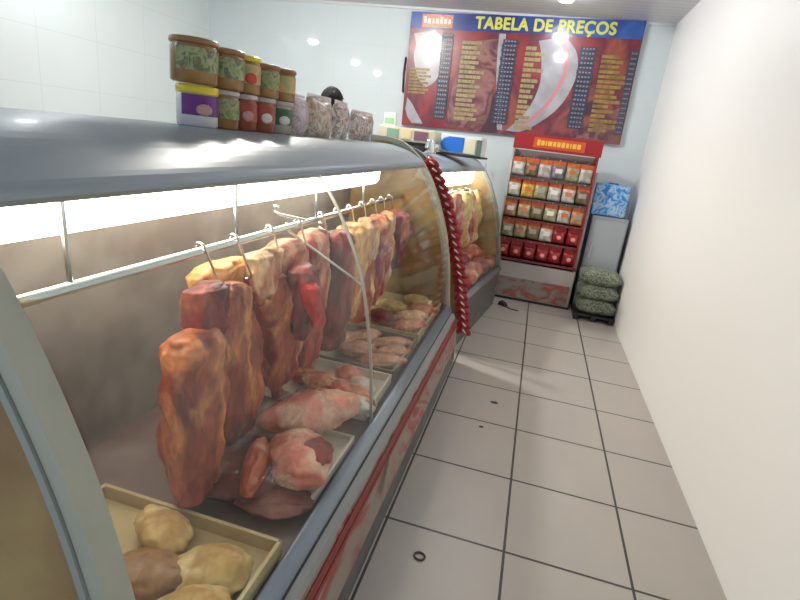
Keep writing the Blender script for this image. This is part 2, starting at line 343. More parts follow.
# ---------------------------------------------------------------- hanging meat
MM = {}
def meats(key, *a, **k):
    if key not in MM: MM[key] = meat_mat('meat_'+key, *a, **k)
    return MM[key]
brown = meats('brown', (.48, .085, .04), (.20, .022, .015), (.78, .30, .10), .45, .30)
dark = meats('dark', (.32, .025, .025), (.11, .008, .012), (.50, .16, .08), .3, .38)
fatty = meats('fatty', (.66, .20, .06), (.40, .07, .03), (.90, .50, .18), .9, .25)
pale = meats('pale', (.60, .09, .07), (.34, .02, .025), (.92, .62, .36), .66, .32)
pink = meats('pink', (.58, .08, .07), (.28, .015, .025), (.82, .42, .26), .55, .34)
maroon = meats('maroon', (.32, .018, .03), (.09, .008, .018), (.44, .15, .10), .3, .40)
purple = meats('purple', (.30, .045, .09), (.14, .02, .07), (.68, .22, .12), .45, .38)
bright = meats('bright', (.66, .03, .025), (.40, .01, .015), (.62, .16, .10), .1, .48)
fatm = meats('fat', (.66, .47, .20), (.50, .30, .10), (.76, .60, .34), .6, .42, 6)
ham = meats('ham', (.74, .28, .21), (.62, .14, .10), (.80, .50, .38), .6, .45, 6)
wet = meats('wet', (.22, .06, .055), (.13, .03, .035), (.30, .13, .11), .35, .46, 4)
def meat_piece(name, m, prof, seed, parent=None, loc=(0, 0, 0), tilt=(0, 0, 0), rings=44, n=40, amp=.024):
    """prof: list of (z from 0 down, width along Y, thickness along X, y offset)"""
    bm = MB(); b = bm.bm; R = []
    for i in range(rings):
        t = i/(rings-1)*(len(prof)-1); k = min(int(t), len(prof)-2); f = t-k; f = f*f*(3-2*f)*.5+f*.5
        z, w, th, oy = [prof[k][q]*(1-f)+prof[k+1][q]*f for q in range(4)]
        e = 1
        if i == 0 or i == rings-1: e = .45
        elif i == 1 or i == rings-2: e = .8
        ring = []
        for j in range(n):
            a = 2*pi*j/n; c, s_ = cos(a), sin(a)
            x = th/2*math.copysign(abs(c)**.8, c)*e; y = w/2*math.copysign(abs(s_)**.85, s_)*e
            v = Vector((x, y+oy, z)); nn = noise.fractal(Vector((v.x*14, v.y*14, v.z*6))+Vector((seed*3.7, seed, 0)), .7, 2.1, 4); n2 = noise.noise(v*4+Vector((0, seed*5.1, 2)))
            d = Vector((c, s_, 0)); v += d*(nn*amp+n2*amp*1.3); ring.append(b.verts.new(v))
        R.append(ring)
    for i in range(rings-1):
        for j in range(n): b.faces.new((R[i][j], R[i][(j+1) % n], R[i+1][(j+1) % n], R[i+1][j]))
    b.faces.new(R[0]); b.faces.new(R[-1][::-1])
    o = bm.build(name, m, parent, True, loc); o.rotation_euler = tilt
    return o
G = 'cuts of meat hanging from the steel rail'
def hang(m, x, y, ztop, zbot, wt_, wb, th, label, seed, skew=0, kind='hanging_meat', mid=None, rz=0):
    H = zbot-ztop; wm = mid or (wt_+wb)/2
    o = meat_piece(kind, m, [(0, wt_*.5, th*.5, 0), (H*.07, wt_*.95, th*.9, skew*.1), (H*.35, wm, th, skew*.35), (H*.7, (wm+wb)/2, th*.95, skew*.7), (H*.95, wb*.85, th*.7, skew), (H, wb*.4, th*.3, skew)], seed)
    o.location = (x, y, ztop); o.rotation_euler = (0, 0, rz)
    return tag(o, label, 'meat', G)
hang(brown, -.46, -.67, .99, .47, .20, .20, .12, 'narrow brown cut with rounded orange-edged top, leftmost hanging cut in view', 3, mid=.25)
hang(brown, -.53, -.42, 1.05, .45, .24, .24, .13, 'large brown slab, dark red on top, second hanging cut from the left', 5, skew=.05, mid=.33)
hang(dark, -.49, -.57, 1.10, .93, .16, .14, .12, 'small dark red lump tucked over the two leftmost slabs', 7)
hang(fatty, -.60, -.33, 1.10, .72, .34, .20, .10, 'orange fatty piece hanging high behind the large brown slab', 9)
hang(brown, -.52, -.15, 1.02, .46, .24, .10, .09, 'long narrow orange-brown strip hanging just right of the large brown slab', 11, skew=.10, mid=.15)
hang(pale, -.53, -.17, 1.12, .92, .24, .14, .10, 'pale cream fat flap on a hook, right of the orange fatty piece', 13)
hang(pink, -.55, .03, 1.12, .50, .26, .24, .13, 'pinkish cut with a white fat cap, behind the bright red strip', 15, mid=.30)
hang(maroon, -.45, -.01, 1.05, .72, .14, .14, .08, 'dark red flap behind the bright red strip', 18, skew=.03)
hang(bright, -.40, -.06, .99, .79, .06, .055, .045, 'small bright red strip of fresh meat hanging in front', 17, skew=.09)
hang(pink, -.54, .27, 1.13, .48, .24, .24, .14, 'rosy cut with pale edges hanging left of the maroon one', 19, mid=.28)
hang(maroon, -.50, .45, 1.11, .50, .22, .20, .13, 'dark maroon cut hanging behind the pane joint', 21, mid=.26)
hang(fatty, -.50, .64, 1.12, .60, .22, .20, .14, 'broad yellow fatty slab hanging in the middle of the rail', 23, mid=.30)
hang(pale, -.50, .85, 1.12, .52, .20, .20, .13, 'pale slab with red stripes, right of the yellow fatty slab', 25, mid=.27)
hang(pink, -.49, 1.05, 1.12, .56, .20, .18, .12, 'pink and white ribbed slab hanging toward the far end', 27, mid=.24)
hang(pale, -.50, 1.22, 1.12, .58, .17, .14, .11, 'narrow pale rib strip next to the purple-red cut', 29, mid=.18)
hang(purple, -.48, 1.40, 1.11, .72, .22, .18, .13, 'short purple-red cut with orange fat near the far end panel', 31, mid=.25)
hang(brown, -.52, 1.58, 1.09, .70, .18, .14, .11, 'last brown-red cut against the far end panel', 33)
# hooks: bar from the rail to the meat
hk = [((-.55, -.52), 'dark red lump'), ((-.55, -.349), 'orange fatty piece'), ((-.55, -.125), 'pale cream flap'), ((-.55, .10), 'pinkish cut'),
      ((-.55, .33), 'rosy cut'), ((-.55, .52), 'maroon cut'), ((-.55, .69), 'yellow fatty slab'), ((-.55, .88), 'pale striped slab'), ((-.55, 1.07), 'ribbed slab'), ((-.55, 1.24), 'narrow rib strip'), ((-.55, 1.42), 'purple-red cut')]
for i, ((x, y), w_) in enumerate(hk):
    pts = [(x-.012, y, 1.150), (x-.02, y, 1.17), (x-.012, y, 1.19), (x, y, 1.196), (x+.014, y+.002, 1.188), (x+.018, y+.01, 1.165), (x+.02, y+.04, 1.11), (x+.024, y+.07, 1.06), (x+.015, y+.085, 1.035), (x-.005, y+.08, 1.03)]
    tag(MB().tube(smooth_curve(pts, 4), .0045, 8).build('meat_hook', chrome, None, True), 'steel meat hook over the rail above the '+w_, 'hook', 'steel hooks on the hanging rail')
for (a, b2, lab) in [((-.545, .04, 1.150), (-.335, .38, .885), 'longest bare steel skewer slanting down from the rail toward the glass'), ((-.56, -.03, 1.225), (-.53, .13, 1.19), 'short steel skewer lying across the rail'),
                     ((-.55, .37, 1.115), (-.44, .45, 1.06), 'short steel skewer just left of the pane joint')]:
    A, B = Vector(a), Vector(b2); d = (B-A)
    pts = [A+Vector((-.004, 0, .028)), A+Vector((-.02, 0, .03)), A+Vector((-.02, 0, .008)), A, A+d*.5, B]
    tag(MB().tube([tuple(v) for v in pts], .0055, 8).build('meat_skewer', mat('bright_steel', (.85, .84, .82), .35, .6), None, True), lab, 'skewer')

# ---------------------------------------------------------------- meat and trays on the deck
def tray(x0, x1, y0, y1, z, h, m, label, name='plastic_tray'):
    cx, cy = (x0+x1)/2, (y0+y1)/2; t = thing(name, label, 'tray', (cx, cy, z), 0, 'trays on the case deck'); w, d = x1-x0, y1-y0
    MB().box((0, 0, .006), (w-.02, d-.02, .012), .003).build('tray_bottom', m, t)
    r = MB()
    for (c, s_) in (((-w/2+.006, 0, h/2), (.012, d, h)), ((w/2-.006, 0, h/2), (.012, d, h)), ((0, -d/2+.006, h/2), (w, .012, h)), ((0, d/2-.006, h/2), (w, .012, h))): r.box(c, s_, .003)
    r.build('tray_rim', m, t)
    return t
DK = .418
beige_tray = mat('beige_tray', (.55, .45, .27), .35, col2=(.46, .34, .18), noise_scale=5)
white_tray = mat('white_tray', (.68, .62, .54), .35)
tray(-.72, -.135, -1.19, -.735, DK, .055, beige_tray, 'beige tray holding pale fat in the near corner of the case')
tray(-.80, -.15, .02, .40, DK, .05, white_tray, 'white tray with pink pieces in the middle of the case')
tray(-.80, -.15, .42, .92, DK, .055, mat('grey_tray', (.24, .20, .17), .35, .3), 'grey steel tray with orange-pink strips')
tray(-.80, -.15, .95, 1.66, DK, .06, beige_tray, 'beige tray with red cuts against the far end panel')
def lump(name, m, c, d, seed, label, rz=0, tilt=0, cat='meat', amp=.16, taper=0, group=None, sub=4):
    mb = MB(); bmesh.ops.create_icosphere(mb.bm, subdivisions=sub, radius=1)
    for v in mb.bm.verts:
        p = v.co.copy(); q = 1+amp*noise.fractal(p*1.3+Vector((seed*2.3, seed, 1)), .9, 2.1, 3)+amp*.6*noise.noise(p*3.3+Vector((seed, 0, 0)))
        k = 1-taper*(p.x*.5+.5)
        v.co = Vector((p.x*q*d[0]/2, p.y*q*k*d[1]/2, max(p.z*q*k, -.75)*d[2]/2))
    o = mb.build(name, m, None, True); o.location = c; o.rotation_euler = (0, tilt, rz)
    return tag(o, label, cat, group)
lump('fat_slab', fatm, (-.25, -.90, DK+.06), (.20, .15, .09), 3, 'chunky cream yellow piece of fat in the beige tray', .5)
lump('fat_slab', fatm, (-.44, -.83, DK+.06), (.20, .12, .08), 8, 'smaller cream fat piece behind the chunky one in the beige tray', -.4)
lump('meat_cut', meats('tan', (.33, .17, .07), (.2, .1, .04), (.42, .24, .12), .5, .4), (-.37, -.96, DK+.06), (.2, .13, .09), 5, 'brown piece of meat lying between fat pieces in the beige tray', .2)
lump('fat_slab', fatm, (-.22, -1.04, DK+.06), (.22, .16, .09), 12, 'cream fat piece nearest the viewer in the beige tray', 1)
lump('meat_slab', wet, (-.42, -.47, DK+.03), (.46, .34, .075), 7, 'flat dark brownish red slab of meat on the deck under the hanging cuts', .1)
lump('meat_slab', wet, (-.25, -.56, DK+.025), (.24, .18, .05), 14, 'thin dark slab of meat beside the bumper, in front of the beige tray', .3)
lump('ham_joint', ham, (-.31, -.20, DK+.12), (.40, .22, .16), 9, 'large pale pink pork leg lying across the deck', -2.3, taper=.35, amp=.12)
lump('ham_end', ham, (-.235, -.42, DK+.085), (.28, .20, .14), 10, 'rounded pink ham end below the large pork leg', -1.0, amp=.14)
lump('pork_knuckle', meats('shank', (.66, .22, .14), (.52, .10, .06), (.74, .42, .28), .5, .4, 6), (-.345, -.52, DK+.08), (.28, .10, .11), 11, 'thin pink shank slanting down in front of the dark slab', -1.25, taper=.4, amp=.14)
lump('cut_face', maroon, (-.19, -.42, DK+.12), (.13, .13, .07), 20, 'dark red cut face of meat tucked in the ham end', .4)
tray(-.28, -.14, -.54, -.14, DK, .03, white_tray, 'narrow white tray edge under the ham end')
lump('plastic_packet', mat('white_packet', (.74, .68, .60), .25, col2=(.6, .45, .38), noise_scale=14), (-.20, .05, DK+.05), (.16, .11, .08), 15, 'white wrapped packet beside the bumper behind the ham end', .4, cat='packet')
pk = [(-.22, .10, .2, .12, 'pink slice at the front corner of the white tray', pink), (-.30, .12, .2, .10, 'rosy slice behind the front corner one of the white tray', ham), (-.42, .16, .20, .12, 'pink piece of meat at the back of the white tray', pink), (-.32, .27, .20, .11, 'rosy piece of meat in the middle of the white tray', ham), (-.55, .22, .22, .14, 'brown red meat at the rear of the white tray', brown), (-.24, .20, .14, .10, 'white packet resting in the white tray', None)]
for i, (x, y, a, b3, lab, m) in enumerate(pk):
    lump('meat_cut', m or MATS['white_packet'], (x, y, DK+.055), (a, b3, .09), 30+i, lab, random.uniform(-1, 1), cat='meat' if m else 'packet')
pk = [(-.24, .52, .24, .10, .5), (-.22, .64, .22, .10, .9), (-.26, .76, .24, .09, .6), (-.40, .60, .22, .12, .2), (-.42, .78, .22, .12, 1.1), (-.56, .66, .2, .16, .4)]
names = ['orange-pink strip nearest the viewer in the grey tray', 'orange-pink strip in the middle front of the grey tray', 'orange-pink strip at the far front corner of the grey tray', 'pink strip in the middle of the grey tray', 'pink strip at the far middle of the grey tray', 'broad pink piece at the rear of the grey tray']
om = meats('orange', (.58, .24, .14), (.42, .12, .09), (.68, .40, .27), .5, .4)
for i, (x, y, a, b3, r) in enumerate(pk): lump('meat_strip', om, (x, y, DK+.05), (a, b3, .08), 40+i, names[i], r)
pk = [(-.24, 1.08, 'red cut at the near corner of the far beige tray', pink), (-.26, 1.24, 'pale fatty cut in the far beige tray beside the bumper', pale), (-.24, 1.42, 'brown red cut in the far beige tray', brown), (-.42, 1.14, 'dark red cut in the middle of the far beige tray', maroon), (-.44, 1.36, 'yellow fatty cut in the far beige tray', fatm), (-.3, 1.58, 'cream cut against the far end panel in the beige tray', fatm)]
for i, (x, y, lab, m) in enumerate(pk): lump('meat_cut', m, (x, y, DK+.055), (.22, .14, .09), 50+i, lab, random.uniform(-1, 1))

mb = MB(); nx, ny = 26, 34; G_ = []
for i in range(nx+1):
    row = []
    for j in range(ny+1):
        u, v = i/nx, j/ny; x = -.47+.27*u; y = -.60+.46*v
        z = DK+.10+.105*math.exp(-((x+.31)/.14)**2-((y+.20)/.16)**2)+.05*math.exp(-((x+.26)/.1)**2-((y+.42)/.12)**2)+.018*noise.noise(Vector((x*26, y*12, 2)))+.008*noise.noise(Vector((x*70, y*30, 5)))
        row.append(mb.bm.verts.new((x+.01*noise.noise(Vector((y*20, 1, x*9))), y, z)))
    G_.append(row)
for i in range(nx):
    for j in range(ny): mb.bm.faces.new((G_[i][j], G_[i+1][j], G_[i+1][j+1], G_[i][j+1]))
tag(mb.build('plastic_film', glass_mat('cling_film', (.99, .99, .99), .08, 1.6), None, True), 'crumpled clear plastic film lying over the pale ham pieces', 'film')
# ---------------------------------------------------------------- second case contents (placed in its own turned frame)
rot2 = Matrix.Translation((.045, 1.96, 0)) @ Matrix.Rotation(radians(-7.0), 4, 'Z')
def in2(x, y, z): return rot2 @ Vector((x, y, z*.97))
ym = meats('yellow', (.74, .46, .16), (.54, .26, .10), (.86, .66, .32), .7, .3)
labs = ['nearest the red strip', 'second from the red strip', 'third from the red strip', 'third from the far end', 'second from the far end', 'at the far end']
for i in range(6):
    p = in2(-.42, .12+.245*i, 1.20)
    m2 = [pink, pale, pink, ym, pale, ym][i]
    o = meat_piece('hanging_poultry', m2, [(0, .14, .07, 0), (-.10, .22, .12, 0), (-.25, .25, .17, 0), (-.40, .23, .15, 0), (-.54, .13, .10, 0)], 60+i, None, p, (0, 0, radians(-7.5)), 24, 24, .03)
    tag(o, ('pink fleshy cut' if i in (0, 2) else 'pale fatty cut' if i in (1, 4) else 'pale yellow piece of poultry')+' hanging in the second case, '+labs[i], 'meat', 'pieces hanging in the second case')
    pts = [in2(-.562, .12+.245*i, 1.16), in2(-.56, .12+.245*i, 1.185), in2(-.545, .12+.245*i, 1.195), in2(-.50, .12+.245*i, 1.19), in2(-.44, .12+.245*i, 1.18)]
    tag(MB().tube([tuple(v) for v in pts], .004, 6).build('meat_hook', chrome, None, True), 'steel hook in the second case, '+labs[i], 'hook', 'steel hooks in the second case')
k = 0
for r, x in enumerate((-.23, -.38, -.58)):
    for i in range(6):
        p = in2(x, .14+.235*i, [.49, .53, .56][r])
        o = lump('meat_cut', [pink, bright, ham, pink, purple, brown][(i+r) % 6], p, (.24, .19, .16 if r == 0 else .24), 80+k, '%s row of red and pink cuts on the second case deck, %s' % (['front', 'middle', 'rear'][r], ['nearest', 'second', 'third', 'fourth', 'fifth', 'farthest'][i]), random.uniform(-1, 1), group='cuts on the second case deck', sub=3)
        k += 1

# ================================================================ RED STRIP BETWEEN THE CASES
gp = smooth_curve([(-.44, 1.91, 1.46), (-.422, 1.895, 1.42), (-.330, 1.89, 1.264), (-.245, 1.89, 1.098), (-.172, 1.89, .889), (-.102, 1.89, .675), (-.045, 1.89, .452), (-.0, 1.89, .261), (.008, 1.89, .20)], 12)
gt = thing('red_sachet_strip', 'hanging strip of red sachets with white flecks between the two display cases', 'strip', (0, 0, 0))
MB().tube(gp, .006, 8).build('cord', mat('red_cord', (.35, .02, .02), .5), gt, True)
red_s = mat('red_sachet', (.36, .01, .018), .3, noise_amt=.4, noise_scale=30); flk = mat('white_fleck', (.80, .62, .58), .35)
acc = 0; P = [Vector(q) for q in gp]; last = None; cnt = 0
for a, b in zip(P, P[1:]):
    seg = (b-a).length; acc += seg
    if acc >= .052:
        acc = 0; t_ = (b-a).normalized(); c = b
        for sgn in (-1, 1):
            d = (t_*.9+Vector((sgn*.75, .0, .1))).normalized(); side = d.cross(Vector((0, 1, 0))).normalized()
            mb = MB(); bmesh.ops.create_icosphere(mb.bm, subdivisions=2, radius=1)
            cc = c+Vector((sgn*.022+.012, -.006*sgn, 0))
            for v in mb.bm.verts:
                q = v.co; v.co = cc+d*q.x*.047+side*q.z*.025+Vector((0, 1, 0))*q.y*.018
            s_ = mb.build('sachet', red_s, gt, True)
            if sgn > 0:
                mb = MB(); bmesh.ops.create_icosphere(mb.bm, subdivisions=1, radius=1)
                for v in mb.bm.verts:
                    q = v.co; v.co = cc+Vector((-.014, -.017, 0))+d*q.x*.026+side*q.z*.007+Vector((0, 1, 0))*q.y*.003
                mb.build('white_fleck', flk, s_, True)
        cnt += 1

# ================================================================ THINGS ON THE CANOPY
TOP = 1.505
def jar(x, y, z, r, h, body, label_m, lid, lab, spot=None, lidh=.018, name='spice_jar'):
    t = thing(name, lab, 'jar', (x, y, z), 0, 'jars stacked on the canopy')
    MB().lathe([(r*.9, 0), (r, .006), (r, h-.03), (r*.93, h-lidh), (r*.93, h-lidh+.002)], n=28).build('jar_body', body, t, True)
    MB().lathe([(r*1.0, h-lidh), (r*1.03, h-lidh+.003), (r*1.03, h-.003), (r*.97, h)], n=28).build('lid', lid, t, True)
    # the wrapped label covers the side that faces the aisle
    lb = MB(); n = 18
    for (z0, z1, rr, a0, a1, m_) in [(h*.28, h*.78, r*1.012, -100, 60, label_m)]:
        A = [lb.bm.verts.new((rr*cos(radians(a0+(a1-a0)*k/n)), rr*sin(radians(a0+(a1-a0)*k/n)), z0)) for k in range(n+1)]
        B = [lb.bm.verts.new((rr*cos(radians(a0+(a1-a0)*k/n)), rr*sin(radians(a0+(a1-a0)*k/n)), z1)) for k in range(n+1)]
        for k in range(n): lb.bm.faces.new((A[k], A[k+1], B[k+1], B[k]))
    l_ = lb.build('label', label_m, t, True)
    if spot:
        mb = MB(); bmesh.ops.create_icosphere(mb.bm, subdivisions=2, radius=1)
        a = radians(-35); c = Vector((r*cos(a), r*sin(a), h*.42)); rt = Vector((-sin(a), cos(a), 0)); nn = Vector((cos(a), sin(a), 0))
        for v in mb.bm.verts: q = v.co; v.co = c+rt*q.x*r*.42+Vector((0, 0, 1))*q.z*h*.15+nn*q.y*.004
        mb.build('label_spot', spot, l_, True)
    return t
amber = mat('amber_body', (.36, .19, .05), .25, col2=(.25, .11, .03), noise_scale=12, coat=.4)
redbrown = mat('red_brown_body', (.34, .09, .04), .25, col2=(.26, .06, .03), noise_scale=12, coat=.4)
clearb = mat('pale_body', (.52, .50, .44), .2, col2=(.4, .34, .26), noise_scale=15, coat=.4)
whiteb = mat('white_body', (.70, .72, .72), .3)
lab_green = blotch_mat('green_label', [(.05, .10, .03), (.26, .32, .10), (.36, .40, .22), (.10, .13, .06), (.32, .24, .10)], 26, .35)
lab_red = blotch_mat('red_label', [(.25, .03, .02), (.45, .07, .03), (.30, .03, .02), (.4, .22, .12)], 24, .35)
lab_purple = mat('purple_label', (.17, .02, .25), .35, noise_amt=.3, noise_scale=14)
lab_dgreen = mat('dark_green_label', (.05, .20, .08), .35, noise_amt=.4, noise_scale=20)
lab_orange = blotch_mat('orange_label', [(.6, .24, .05), (.35, .4, .2), (.66, .40, .12), (.25, .2, .1)], 20, .35)
lid_br = mat('brown_lid', (.30, .15, .06), .35); lid_yl = mat('yellow_lid', (.80, .62, .02), .35); lid_wh = mat('white_lid', (.46, .42, .40), .35)
sp_pink = mat('pink_spot', (.52, .30, .27), .4); sp_white = mat('white_spot', (.75, .70, .66), .4); sp_red = mat('red_spot', (.62, .06, .04), .4)
JX = -.80
low = [(-.185, .068, .138, whiteb, lab_purple, lid_yl, sp_pink, 'white tub with a purple label and yellow lid in the lower row'),
       (-.045, .062, .14, amber, lab_green, lid_wh, None, 'amber jar with a light green label standing right of the purple tub'),
       (.085, .060, .14, redbrown, lab_red, lid_wh, sp_pink, 'red brown jar with a red label, third of the lower row in view'),
       (.225, .062, .142, redbrown, lab_red, lid_wh, sp_white, 'darker red brown jar with a large white spot, fourth of the lower row in view'),
       (.375, .064, .142, clearb, lab_dgreen, lid_wh, sp_white, 'pale jar with a dark green label, last of the lower row')]
for (y, r, h, bd, lm, ld, sp, lab) in low: jar(JX, y, TOP, r*.97, h*.94, bd, lm, ld, lab, sp, .026 if ld is lid_yl else .018)
up = [(-.20, .078, .152, amber, lab_green, lid_br, None, 'large amber jar with green label on top of the purple tub'),
      (-.035, .074, .145, amber, lab_green, lid_br, None, 'large amber jar with a dark patterned label, second of the upper row in view'),
      (.105, .060, .142, amber, lab_orange, lid_yl, sp_red, 'amber jar with a yellow lid and red spot in the upper row'),
      (.25, .062, .13, amber, lab_green, lid_br, None, 'slim amber jar with pale green label, right of the yellow lidded one'),
      (.395, .062, .13, amber, lab_orange, lid_br, None, 'amber jar with orange label at the far end of the upper row')]
for (y, r, h, bd, lm, ld, sp, lab) in up: jar(JX, y, TOP+.134, r*.95, h*.88+.028*(y+.2), bd, lm, ld, lab, sp)
# snack bags
def bag(x, y, w, h, d, m, lab, seed, rz=0, z=TOP, corner=None):
    t = thing('snack_bag', lab, 'bag', (x, y, z), rz, 'clear bags of snacks on the canopy')
    nx, nz = 16, 14; mb = MB(); F = []; B = []
    for j in range(nz+1):
        v = j/nz; rf, rb = [], []
        for i in range(nx+1):
            u = i/nx; e = (max(0, sin(pi*u))**.5)*(max(0, sin(pi*min(1, v*.92+.08)))**.5)
            k = noise.noise(Vector((u*4+seed, v*4, seed)))*.010
            X = e*d/2+k*e; zz = v*h*(1-.05*abs(2*u-1)**3*(v > .5)); yy = (u-.5)*w*(1-.06*sin(pi*v))
            rf.append(mb.bm.verts.new((X, yy, zz))); rb.append(mb.bm.verts.new((-X-.001, yy, zz)))
        F.append(rf); B.append(rb)
    for j in range(nz):
        for i in range(nx):
            mb.bm.faces.new((F[j][i], F[j][i+1], F[j+1][i+1], F[j+1][i])); mb.bm.faces.new((B[j][i], B[j+1][i], B[j+1][i+1], B[j][i+1]))
    bmesh.ops.remove_doubles(mb.bm, verts=mb.bm.verts, dist=.0015)
    mb.build('bag_film', m, t, True)
    MB().box((0, 0, h-.004), (.004, w*.96, .022), .001).build('sealed_top', mat('film_seal', (.66, .62, .62), .3), t)
    return t
chip1 = blotch_mat('pink_snack', [(.20, .10, .10), (.46, .33, .32), (.55, .50, .58), (.36, .24, .22), (.60, .56, .60)], 18, .25, coat=.5)  # pale blotches in all three: whitish film, with its highlight painted into the colour
chip2 = blotch_mat('brown_snack', [(.18, .09, .05), (.42, .28, .16), (.58, .54, .48), (.30, .17, .08), (.58, .52, .48)], 20, .25, coat=.5)
chip3 = blotch_mat('dark_brown_snack', [(.12, .06, .04), (.36, .24, .18), (.62, .60, .58), (.24, .13, .08), (.50, .42, .38)], 22, .25, coat=.5)
bag(-.80, .56, .20, .175, .10, chip1, 'clear bag of pinkish snacks beside the last jar', 1, .15)
bag(-.80, .80, .25, .195, .10, chip2, 'large clear bag of golden brown snacks, second from the jars', 2, -.1)
bag(-.80, 1.10, .26, .195, .10, chip3, 'clear bag of dark brown snacks, third from the jars', 3, .1)
bag(-.80, 1.47, .36, .17, .11, chip3, 'wide clear bag of brown snacks at the far end of the canopy', 4, -.05)

# ================================================================ THINGS ON THE SECOND CASE
bt = thing('cash_register', 'low beige machine on a black base behind the far end of the first case', 'machine', (-.80, 2.75, TOP-.045))
bgm = mat('beige_box', (.58, .54, .40), .4)
MB().box((0, 0, .035), (.42, .26, .07), .006).build('base', black_pl, bt)
MB().box((0, 0, .125), (.50, .28, .105), .008).build('housing', bgm, bt)
for x, w, m_ in ((-.12, .10, mat('green_panel', (.22, .36, .26), .4)), (.0, .09, mat('cream_panel', (.68, .58, .34), .4)), (.13, .12, mat('plum_panel', (.20, .10, .14), .4))):
    MB().box((x, -.142, .125), (w, .006, .07), .001).build('front_label', m_, bt)
sb = thing('printed_box', 'white box with a blue patch and a cream patch on a black tray', 'box', (-.33, 2.80, TOP-.045), radians(-7.5))
MB().box((0, 0, .008), (.40, .24, .016), .003).build('black_tray', black_pl, sb)
MB().box((0, 0, .095), (.37, .20, .155), .02).build('box_body', mat('box_white', (.62, .66, .68), .4), sb)
mb = MB(); P = [(-.155, -.045), (-.175, .0), (-.15, .045), (-.10, .065), (.03, .065), (.03, -.055), (-.10, -.06)]
mb2 = smooth_curve(P+[P[0]], 1)
mb.prism([(x, z+.09) for x, z in P], -.106, -.1005).build('blue_patch', mat('blue_patch', (.02, .16, .62), .35), sb)
MB().box((.085, -.103, .09), (.10, .006, .115), .001).build('cream_patch', mat('cream_patch', (.70, .68, .50), .4), sb)
MB().box((.165, -.103, .085), (.045, .006, .13), .001).build('dark_patch', mat('slate_patch', (.12, .15, .15), .4), sb)
gb = thing('small_carton', 'small green and white carton left of the price board', 'carton', (-1.0, 2.78, TOP-.045+.1785))
MB().box((0, 0, .055), (.10, .07, .11), .004).build('carton_body', mat('carton_white', (.66, .72, .66), .4), gb)
MB().box((0, -.036, .045), (.085, .004, .05), .001).build('green_label', mat('carton_green', (.22, .42, .24), .4), gb)
sl = thing('steel_gadget', 'small shiny metal jug on the near end of the second case', 'jug', tuple(in2(-.60, .28, TOP+.002)))
MB().lathe([(.035, 0), (.045, .01), (.042, .05), (.032, .085), (.036, .10)], n=20).build('jug_body', chrome, sl, True)
MB().tube(smooth_curve([(.03, 0, .08), (.065, 0, .08), (.07, 0, .045), (.042, 0, .02)], 4), .005, 8).build('handle', chrome, sl, True)
t_ = thing('black_tray', 'dark low tray beside the metal jug on the second case', 'tray', tuple(in2(-.80, .20, TOP+.002)), radians(-7.5))
MB().box((0, 0, .02), (.22, .4, .04), .006).build('tray_body', black_pl, t_)

# ================================================================ ATTENDANT BEHIND THE COUNTER
skin = mat('skin', (.42, .24, .16), .5); hairm = mat('black_hair', (.008, .008, .009), .85, spec=.15, bump=.6, bump_scale=60); coatm = mat('grey_shirt', (.42, .44, .46), .7, bump=.3, bump_scale=12)
def skinned(name, verts, edges, radii, m, parent, root=0, sub=2):
    me = bpy.data.meshes.new(name); me.from_pydata(verts, edges, []); o = bpy.data.objects.new(name, me); COL.objects.link(o)
    md = o.modifiers.new('skin', 'SKIN'); md.use_smooth_shade = True
    for i, r in enumerate(radii):
        sv = me.skin_vertices[0].data[i]; sv.radius = (r, r) if isinstance(r, (int, float)) else r; sv.use_root = (i == root)
    s2 = o.modifiers.new('sub', 'SUBSURF'); s2.levels = sub; s2.render_levels = sub
    me.materials.append(m); o.parent = parent
    dg = bpy.context.evaluated_depsgraph_get(); dg.update()
    nm = bpy.data.meshes.new_from_object(o.evaluated_get(dg)); o.modifiers.clear(); o.data = nm
    for f in nm.polygons: f.use_smooth = True
    return o
pt = thing('person', 'black-haired person in grey standing behind the counter, mostly hidden by the snack bags', 'person', (-1.34, 2.26, -.002), radians(-25))
V = [(0, 0, .98), (0, 0, 1.15), (0, 0, 1.36), (0, 0, 1.49), (0, .0, 1.56),
     (.10, 0, .92), (.11, .02, .50), (.11, -.02, .09), (.11, .12, .04), (-.10, 0, .92), (-.11, .02, .50), (-.11, -.02, .09), (-.11, .12, .04),
     (.17, 0, 1.43), (.23, 0, 1.17), (.22, .12, .95), (.22, .17, .90), (-.17, 0, 1.43), (-.23, 0, 1.17), (-.22, .12, .95), (-.22, .17, .90)]
E_ = [(0, 1), (1, 2), (2, 3), (3, 4), (0, 5), (5, 6), (6, 7), (7, 8), (0, 9), (9, 10), (10, 11), (11, 12), (2, 13), (13, 14), (14, 15), (15, 16), (2, 17), (17, 18), (18, 19), (19, 20)]
Rd = [(.15, .11), (.14, .10), (.16, .11), .058, .052, .09, .06, .042, .04, .09, .06, .042, .04, .062, .045, .032, .03, .062, .045, .032, .03]
skinned('body', V, E_, Rd, coatm, pt); pt.scale = (1, 1, 1.045)
mb = MB(); bmesh.ops.create_icosphere(mb.bm, subdivisions=4, radius=1)
for v in mb.bm.verts:
    q = v.co.copy(); f = max(0, q.y)
    jaw = 1-.22*max(0, -q.z)
    x = q.x*.076*jaw; y = q.y*.095; z = q.z*.118
    y += .022*math.exp(-((q.x/.16)**2+((q.z+.12)/.22)**2))*(q.y > .3)      # nose
    y -= .008*math.exp(-(((abs(q.x)-.38)/.15)**2+((q.z-.08)/.12)**2))*(q.y > .3)   # eye hollows
    y += .006*math.exp(-((q.x/.3)**2+((q.z+.48)/.08)**2))*(q.y > .3)        # lips
    v.co = (x, y, z*.98+1.66)
hd = mb.build('head', skin, pt, True)
